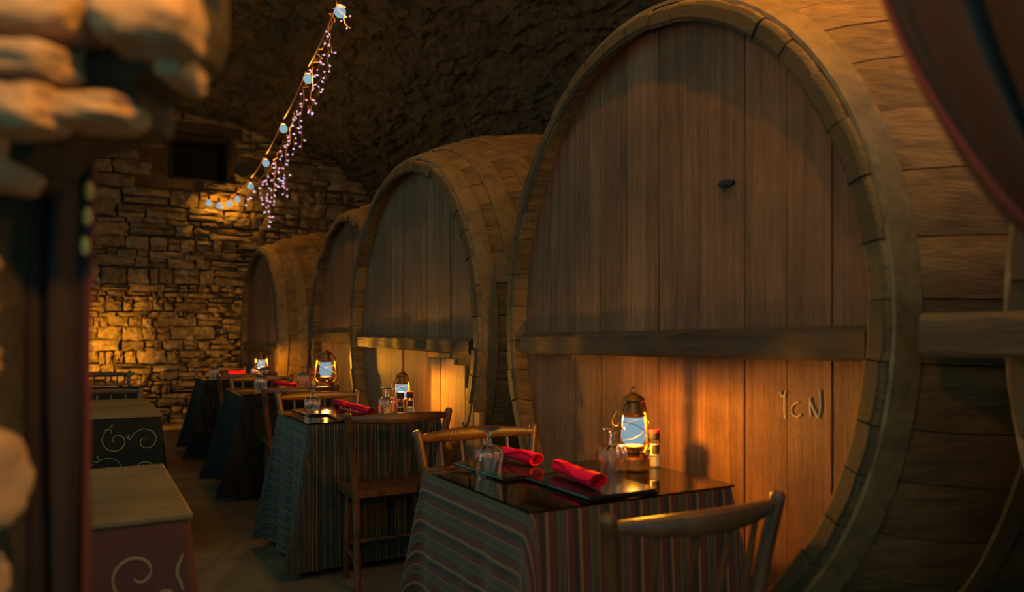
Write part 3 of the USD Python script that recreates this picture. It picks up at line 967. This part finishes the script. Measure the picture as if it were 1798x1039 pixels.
# ------------------------------------------------------------------ goblets
def goblet(label, loc, group=None):
    g = thing('goblet', label, 'glass', loc)
    n = 40

    def lob(th, k):
        return 1 + (0.045 if 4 <= k <= 7 else 0.012 if k in (2, 3) else 0) * np.cos(10 * th)

    def lob2(th, k):
        return 1 + 0.09 * np.cos(10 * th) * (1 if 3 <= k <= 6 else 0)
    outer = [(0.0405, 0.0), (0.0425, 0.02), (0.0436, 0.045), (0.0438, 0.062), (0.0436, 0.076), (0.0418, 0.087), (0.0360, 0.0955), (0.0230, 0.1005), (0.0100, 0.1025), (0.0, 0.103)]
    inner = [(0.0382, 0.0), (0.0400, 0.02), (0.0410, 0.045), (0.0405, 0.062), (0.0392, 0.075), (0.0355, 0.085), (0.0260, 0.0915), (0.012, 0.0930), (0.0, 0.0933)]
    mo, mi = lathe(outer, n, lob), lathe(inner, n, lob2)
    mo.fix_normals()
    # join at the rim
    ring_o = np.stack([0.0405 * np.cos(np.arange(n) * 2 * PI / n), 0.0405 * np.sin(np.arange(n) * 2 * PI / n), np.zeros(n)], 1)
    ring_i = ring_o * (0.0382 / 0.0405)
    V = np.vstack([ring_o, ring_i])
    f = []
    for i in range(n):
        j = (i + 1) % n
        f += [(i, n + i, n + j), (i, n + j, j)]
    rim = trimesh.Trimesh(V, f, process=False)
    b = cat_(mo, mi, rim)
    b.merge_vertices()
    b.fix_normals()
    obj('bowl', b, 'glass_clear', g, smooth=40)
    st = lathe([(0, 0.1035), (0.0105, 0.1035), (0.0085, 0.108), (0.0105, 0.112), (0.0070, 0.118), (0.0062, 0.128), (0.0085, 0.137), (0.0150, 0.1425), (0, 0.1425)], 24)
    st.fix_normals()
    obj('stem', st, 'glass_clear', g, smooth=40)
    ft = lathe([(0, 0.1428), (0.018, 0.1430), (0.034, 0.1470), (0.0365, 0.1490), (0.0350, 0.1512), (0.0, 0.1500)], 40)
    ft.fix_normals()
    obj('foot', ft, 'glass_clear', g, smooth=40)
    return g


def gz(px, py, z=TOP):
    p = onz(px, py, z)
    return (p[0], p[1], z + 0.0003)


gob = goblet('upturned goblet at the left corner of the red striped table', gz(858, 839))
dup(gob, 'upturned goblet touching the lantern on the red striped table', gz(1075, 838))
dup(gob, 'upturned goblet at the left corner of the green striped table', gz(549, 729))
dup(gob, 'upturned goblet beside the pepper shaker on the green striped table', gz(679, 730))
dup(gob, 'upturned goblet on the left of the third right-hand table', gz(458.5, 684), 0, 1.08)
dup(gob, 'upturned goblet beside the tall lantern on the third right-hand table', gz(533, 678), 0, 1.1)
dup(gob, 'upturned goblet on the left of the farthest right-hand table', gz(376, 664), 0, 1.05)
dup(gob, 'upturned goblet in front of the lamp on the farthest right-hand table', gz(449, 665), 0, 1.05)


# ------------------------------------------------------------------ lanterns
def lantern(label, loc, rz, sc=1.0, inten=LANTERN_I):
    l = thing('oil_lantern', label, 'lantern', loc, rz, sc)
    tk = lathe([(0, 0), (0.046, 0), (0.052, 0.005), (0.053, 0.030), (0.049, 0.040), (0.030, 0.052), (0, 0.054)], 36)
    tk.fix_normals()
    tank = obj('fuel_tank', tk, 'lantern_metal', l, smooth=35)
    cap = lathe([(0, 0), (0.011, 0), (0.012, 0.008), (0.007, 0.013), (0, 0.013)], 16)
    cap.apply_translation((0.018, -0.034, 0.044))
    obj('filler_cap', cap, 'lantern_metal', tank, smooth=35)
    bn = lathe([(0, 0.0542), (0.024, 0.0542), (0.025, 0.066), (0.034, 0.071), (0.036, 0.078), (0.030, 0.080), (0, 0.080)], 28)
    bn.fix_normals()
    burner = obj('burner', bn, 'lantern_metal', l, smooth=35)
    obj('wick_knob', cat_(tube([(0.02, -0.012, 0.062), (0.040, -0.03, 0.062)], 0.0018, 6), tube([(0.040, -0.03, 0.062), (0.044, -0.034, 0.062)], 0.008, 12)), 'wire_metal', burner)
    go = [(0.029, 0.0803), (0.034, 0.090), (0.0395, 0.106), (0.0405, 0.120), (0.0385, 0.138), (0.0345, 0.158), (0.0325, 0.1705)]
    gi = [(r - 0.0018, z) for r, z in go][::-1]
    gm = lathe(go, 36)
    gm.fix_normals()
    if gm.vertex_normals[:, :2].dot([1, 0]).dot(gm.vertices[:, 0]) < 0:
        gm.invert()
    obj('globe', gm, 'globe_glow', l, smooth=True, label='glowing frosted glass globe')
    hd = lathe([(0, 0.171), (0.036, 0.171), (0.039, 0.176), (0.034, 0.181), (0.033, 0.196), (0.028, 0.203), (0.027, 0.218), (0.038, 0.224), (0.037, 0.229), (0.022, 0.240), (0.010, 0.246), (0, 0.247)], 36)
    hd.fix_normals()
    hood = obj('hood', hd, 'lantern_metal', l, smooth=35)
    obj('top_ring', tube([(0.010 * math.cos(t), 0, 0.255 + 0.010 * math.sin(t)) for t in np.linspace(0, 2 * PI, 17)[:-1]], 0.0016, 6, True), 'wire_metal', hood)
    for s in (-1, 1):
        pts = smoothpath([(s * 0.040, 0, 0.038), (s * 0.058, 0, 0.050), (s * 0.070, 0, 0.068), (s * 0.071, 0, 0.090), (s * 0.064, 0, 0.150), (s * 0.058, 0, 0.190), (s * 0.046, 0, 0.214), (s * 0.028, 0, 0.2205)], 26)
        obj('side_tube', tube(pts, 0.0062, 10), 'lantern_metal', l, smooth=40)
    w = []
    for s in (-1, 1):
        w.append(tube(smoothpath([(-0.063, 0, 0.160), (-0.035, s * 0.035, 0.150), (0.0, s * 0.0445, 0.130), (0.035, s * 0.035, 0.108), (0.068, 0, 0.098)], 18), 0.0011, 5))
        w.append(tube(smoothpath([(0.063, 0, 0.160), (0.035, s * 0.036, 0.150), (0.0, s * 0.0455, 0.130), (-0.035, s * 0.036, 0.108), (-0.068, 0, 0.098)], 18), 0.0011, 5))
    obj('globe_guard', cat_(*w), 'wire_metal', l)
    obj('bail_handle', tube([(-0.064 * math.cos(a), 0.012 + 0.075 * math.sin(a) * 0.75, 0.195 - 0.06 * math.sin(a)) for a in np.linspace(0, PI, 20)], 0.0015, 6), 'wire_metal', l)
    bulb_light(l, (0, 0, 0.1575), 0.010, inten / THRU)
    return l


lan = lantern('brass hurricane lantern glowing on the red striped table', gz(1112, 824), 12)
dup(lan, 'small hurricane lantern behind the shakers on the green striped table', gz(706, 722), 25, 0.9, inst=False)
dup(lan, 'tall brass hurricane lantern glowing on the third right-hand table', gz(572, 683), -32, 1.25, inst=False)
dup(lan, 'hurricane lantern on the farthest right-hand table, partly hidden by a goblet', gz(459, 661), 10, 1.0, inst=False)



def side_table(label, x, y, h):
    t = thing('side_table', label, 'table', (x, y, 0))
    obj('tabletop', bbox(0.4, 0.4, 0.03, 0.005, (0, 0, h - 0.015)), 'table_wood', t)
    for sx in (-1, 1):
        for sy in (-1, 1):
            obj('leg', bbox(0.045, 0.045, h - 0.03, 0.004, (sx * 0.16, sy * 0.16, (h - 0.03) / 2)), 'table_wood', t)


side_table('tall wooden stand near the end wall, behind the left curtain', -0.22, 10.02, 1.05)
wl = lantern('shielded hurricane lantern on the tall stand behind the left curtain, lighting the rubble wall', (-0.12, 10.05, 1.0503), 40, 1.0, 15.0)
aa = np.radians(np.linspace(178, 374, 24)) - math.radians(40)
P_ = np.zeros((24, 2, 3))
for k_, z_ in enumerate((0.004, 0.30)):
    P_[:, k_] = np.stack([0.10 * np.cos(aa), 0.10 * np.sin(aa), np.full(24, z_)], 1)
obj('shield', gridsheet(P_, 0.002), 'black_iron', wl, smooth=True)

# ------------------------------------------------------------------ shakers
def shaker(label, loc, fill, capm):
    s = thing('spice_shaker', label, 'shaker', loc)
    o = [(0, 0), (0.0195, 0), (0.021, 0.003), (0.021, 0.080), (0.0185, 0.088), (0.0175, 0.090)]
    i = [(0.0162, 0.090), (0.0185, 0.080), (0.0188, 0.005), (0, 0.004)]
    b = lathe(o + i, 28)
    b.fix_normals()
    obj('bottle', b, 'glass_clear', s, smooth=40)
    h = 0.036 if fill == 'salt_white' else 0.060
    ft = lathe([(0, 0.0048), (0.0178, 0.0052), (0.0178, h), (0, h + 0.001)], 24)
    ft.fix_normals()
    obj('contents', ft, fill, s, smooth=40)
    lm = []
    th = np.linspace(-0.95, 0.95, 11) - PI / 2 - 0.35
    for k, (r0, z0, z1, w, mm) in enumerate(((0.0213, 0.040, 0.078, 1.0, 'label_cream'), (0.0217, 0.044, 0.074, 0.72, 'label_dark'))):
        a = (th + PI / 2 + 0.35) * w - PI / 2 - 0.35
        P = np.zeros((11, 2, 3))
        for jj, zz in enumerate((z0, z1)):
            P[:, jj] = np.stack([r0 * np.cos(a), r0 * np.sin(a), np.full(11, zz)], 1)
        obj('label', gridsheet(P, 0.0003), mm, s)
    cp = lathe([(0, 0.0903), (0.019, 0.0903), (0.020, 0.093), (0.020, 0.113), (0, 0.113)], 28)
    cp.fix_normals()
    obj('collar', cp, 'cap_black', s, smooth=40)
    ld = lathe([(0, 0.1132), (0.0212, 0.1132), (0.0215, 0.120), (0.0195, 0.1225), (0, 0.1225)], 28)
    ld.fix_normals()
    obj('lid', ld, capm, s, smooth=40)
    return s


sh = shaker('red-capped salt shaker behind the lantern on the red striped table', gz(1148, 819), 'salt_white', 'cap_red')
dup(sh, 'red-capped salt shaker on the green striped table', gz(720, 727))
dup(sh, 'red-capped shaker left of the tall lantern on the third table', gz(550, 676), 60, 0.9)
dup(sh, 'shaker in front of the lamp on the farthest right-hand table', gz(471, 665), 30, 1.0)
sh2 = shaker('black-capped pepper shaker on the green striped table', gz(703, 728), 'pepper_dark', 'cap_black')
dup(sh2, 'black-capped pepper shaker on the farthest right-hand table', gz(462, 667))


# ------------------------------------------------------------------ menus and napkins
def menu(label, cx, cy, rz, w=0.235, l=0.33, tilt=0):
    m = thing('menu_folder', label, 'menu', (cx, cy, TOP + 0.0004), rz)
    obj('lower_cover', bbox(w, l, 0.003, 0.001, (0, 0, 0.0015)), 'menu_black', m)
    obj('pages', bbox(w - 0.012, l - 0.01, 0.004, 0.0008, (-0.003, 0, 0.005)), 'label_dark', m)
    obj('upper_cover', bbox(w, l, 0.003, 0.001, (0, 0, 0.0086)), 'menu_black', m)
    obj('spine', tube([(-w / 2 - 0.001, -l / 2, 0.005), (-w / 2 - 0.001, l / 2, 0.005)], 0.005, 8), 'menu_black', m)
    return m


MT = 0.0105
mn = menu('black menu folder at the front of the red striped table', 1.275, 1.815, 0)
dup(mn, 'black menu folder at the back of the red striped table', (1.20, 2.16, TOP + 0.0004), 1)
dup(mn, 'black menu folder at the front of the green striped table', (1.24, 3.88, TOP + 0.0004), -4)
dup(mn, 'black menu folder at the back of the green striped table', (1.15, 4.23, TOP + 0.0004), 3)
dup(mn, 'black menu folder on the third right-hand table', (1.22, 5.88, TOP + 0.0004), 0)
dup(mn, 'black menu folder on the farthest right-hand table', (1.15, 8.18, TOP + 0.0004), 0)


def napkin(label, p0, p1, seed, r=0.024, zb=TOP + MT):
    """Rolled napkin lying from p0 (far) to p1 (near, open spiral end)."""
    p0, p1 = np.array(p0[:2]), np.array(p1[:2])
    Ld = np.linalg.norm(p1 - p0)
    rz = math.degrees(math.atan2(p1[1] - p0[1], p1[0] - p0[0]))
    x = thing('napkin_roll', label, 'napkin', (*((p0 + p1) / 2), zb), rz)
    r_ = np.random.default_rng(seed)
    nt, nl = 70, 26
    t = np.linspace(0, 1, nt)
    a = 2.35 * 2 * PI * t + 0.4
    rad = r * (0.30 + 0.70 * t ** 0.8)
    P = np.zeros((nt, nl, 3))
    for j in range(nl):
        f = j / (nl - 1)
        sq = 1 - 0.10 * math.exp(-((f - 0.35) / 0.12) ** 2) - 0.22 * (1 - f) ** 3
        ph = 0.5 * math.sin(f * 5 + seed)
        wob = 1 + 0.05 * np.sin(a * 1.0 + f * 9 + seed) * (0.4 + t)
        P[:, j, 0] = (f - 0.5) * Ld + 0.008 * np.sin(a) * f + 0.012 * (t - 0.5) * (2 * f - 1)
        P[:, j, 1] = 1.08 * rad * wob * sq * np.cos(a + ph)
        P[:, j, 2] = 0.86 * rad * wob * sq * np.sin(a + ph)
    P += 0.004 * (meshkit.fbm(P * 55 + seed, 3, seed)[..., None] - 0.5)
    P[..., 2] -= P[..., 2].min() - 0.0018
    m = gridsheet(P, 0.0016)
    obj('rolled_cloth', m, 'napkin_red', x, smooth=True)
    fold = spiral((0, 0), 1, 1, 0)
    hem = P[-1] * [1, 1, 1] + [0, 0, 0.0006]
    obj('hem', tube(hem, 0.0018, 6), 'napkin_red', x, smooth=True)
    return x


NZ = TOP + 0.036
napkin('red napkin roll on the back menu of the red striped table, behind the goblet', onz(886, 791, NZ), onz(941, 805, NZ), 1, 0.026)
napkin('red napkin roll with open end, on the front menu of the red striped table', onz(978, 816, NZ), onz(1049, 844, NZ), 4, 0.028)
napkin('red napkin roll on the front menu of the green striped table', onz(616, 711, NZ), onz(652, 721, NZ), 2)
napkin('red napkin roll on the back menu of the green striped table', onz(590, 704, NZ), onz(613, 711, NZ), 3)
napkin('red napkin roll on the third right-hand table', onz(483, 670, NZ), onz(516, 676, NZ), 5)
napkin('red napkin roll on the farthest right-hand table', onz(428, 653, NZ), onz(402, 654, NZ), 6)

# ------------------------------------------------------------------ the archway we look through: rough stones, and tied-back curtains
wf = thing('wall_front', 'rough stone arch jamb close to the camera', None, kind='structure')
jam = [(345, 20), (330, 70), (290, 110), (235, 140), (240, 175), (235, 205), (150, 225), (70, 250), (30, 310), (-40, 330), (-60, 600), (-50, 1300), (-170, 1300), (-170, -420), (345, -420)]
Db = 0.86
pts = np.array([at(px, py, Db) for px, py in jam])
right = np.array([CS, -SN, 0])
fw = np.array([SN, CS, 0])
o = at(899, HOR, Db)
loc2 = np.stack([(pts - o) @ right, pts[:, 2] - o[2]], 1)
m = trimesh.creation.extrude_polygon(Polygon(loc2), 0.10, engine='earcut')
M = np.eye(4)
M[:3, 0], M[:3, 1], M[:3, 2], M[:3, 3] = right, [0, 0, 1], fw, o
m.apply_transform(M)
m.fix_normals()
obj('mortar_backing', m, 'mortar', wf)
stones = [  # px centre, py centre, half width, half height, depth
    (268, 30, 100, 78, 0.74), (318, 125, 30, 38, 0.80), (70, 35, 110, 46, 0.76), (45, 115, 92, 40, 0.74), (35, 195, 95, 50, 0.75), (165, 200, 92, 30, 0.78),
    (5, 310, 45, 32, 0.80), (-70, 250, 80, 45, 0.76), (-25, 840, 55, 105, 0.78), (-120, 60, 90, 60, 0.76), (-130, 150, 70, 40, 0.76), (110, -50, 120, 45, 0.78), (290, -110, 110, 55, 0.78), (120, -150, 100, 50, 0.78),
    (-110, 390, 70, 60, 0.8), (-110, 520, 70, 60, 0.8), (-100, 650, 70, 60, 0.8), (-90, 1030, 85, 70, 0.8), (135, 130, 60, 48, 0.85)]
rj = np.random.default_rng(4)
for py in np.arange(-380, 1290, 78):
    for px in (-135, -75):
        if (py < 330 and py > -30) or (py > 700 and py < 1039 and px > -90):
            continue
        stones.append((px + rj.uniform(-12, 12), py + rj.uniform(-15, 15), rj.uniform(34, 48), rj.uniform(34, 46), rj.uniform(0.79, 0.83)))
for py in np.arange(-390, -170, 75):
    for px in np.arange(-10, 320, 85):
        stones.append((px + rj.uniform(-12, 12), py + rj.uniform(-12, 12), rj.uniform(40, 52), rj.uniform(34, 44), rj.uniform(0.79, 0.83)))
for i, (px, py, hw, hh, d) in enumerate(stones):
    s = d / F
    m = rock((hw * s, 0.055, hh * s), i + 3, 3, 0.30, 0.7)
    Rm = np.eye(4)
    Rm[:3, 0], Rm[:3, 1], Rm[:3, 2], Rm[:3, 3] = right, fw, [0, 0, 1], at(px, py, d + 0.045)
    m.apply_transform(Rm)
    obj('stone', m, 'pier_stone', wf, smooth=True)


def curtain(name_label, edge, far, folds, amp, seed, trim_side=True, fringe=None):
    """Cloth between two curves (lists of points); folds run along the curves."""
    nL, nW = 60, 90
    E, R_ = smoothpath(np.array(edge), nL), smoothpath(np.array(far), nL)
    c = thing('curtain', name_label, 'curtain')
    wv = np.linspace(0, 1, nW)
    P = np.zeros((nL, nW, 3))
    for i in range(nL):
        P[i] = E[i] + (R_[i] - E[i]) * wv[:, None]
        ph = folds * 2 * PI * wv + 0.6 * math.sin(i / nL * 4 + seed)
        P[i] += fw * (amp * (np.sin(ph) + 0.4 * np.sin(2.3 * ph + 1.1)))[:, None]
    obj('drape', gridsheet(P, 0.004), 'curtain_red', c, smooth=True)
    obj('edge_trim', tube(P[:, 0], 0.0042, 8), 'curtain_trim', c, smooth=True)
    for q_ in fringe or []:
        m = trimesh.creation.icosphere(2, 1.0)
        m.vertices *= [0.0055, 0.0055, 0.012]
        m.apply_translation(q_)
        obj('gilt_bead', m, 'fringe_gold', c, smooth=True)
    return c


dl = 0.98
curtain('dark red curtain hanging at the left beside the stone jamb', [at(150, 215, dl), at(146, 400, dl), at(142, 600, dl), at(150, 800, dl), at(158, 1000, dl), at(160, 1350, dl)],
        [at(-60, 215, dl), at(-60, 400, dl), at(-60, 600, dl), at(-60, 800, dl), at(-60, 1000, dl), at(-60, 1350, dl)], 4.5, 0.022, 1,
        fringe=[at(156, 335, dl - .01), at(153, 380, dl - .01), at(149, 432, dl - .01)])
dr = 0.92
curtain('dark red curtain swept back at the upper right', [at(1480, -260, dr), at(1560, -20, dr), at(1612, 120, dr), at(1672, 240, dr), at(1738, 340, dr), at(1800, 400, dr), at(1900, 470, dr)],
        [at(2350, -260, dr), at(2350, -120, dr), at(2340, 40, dr), at(2320, 180, dr), at(2260, 300, dr), at(2180, 400, dr), at(2050, 480, dr)], 6, 0.022, 2)
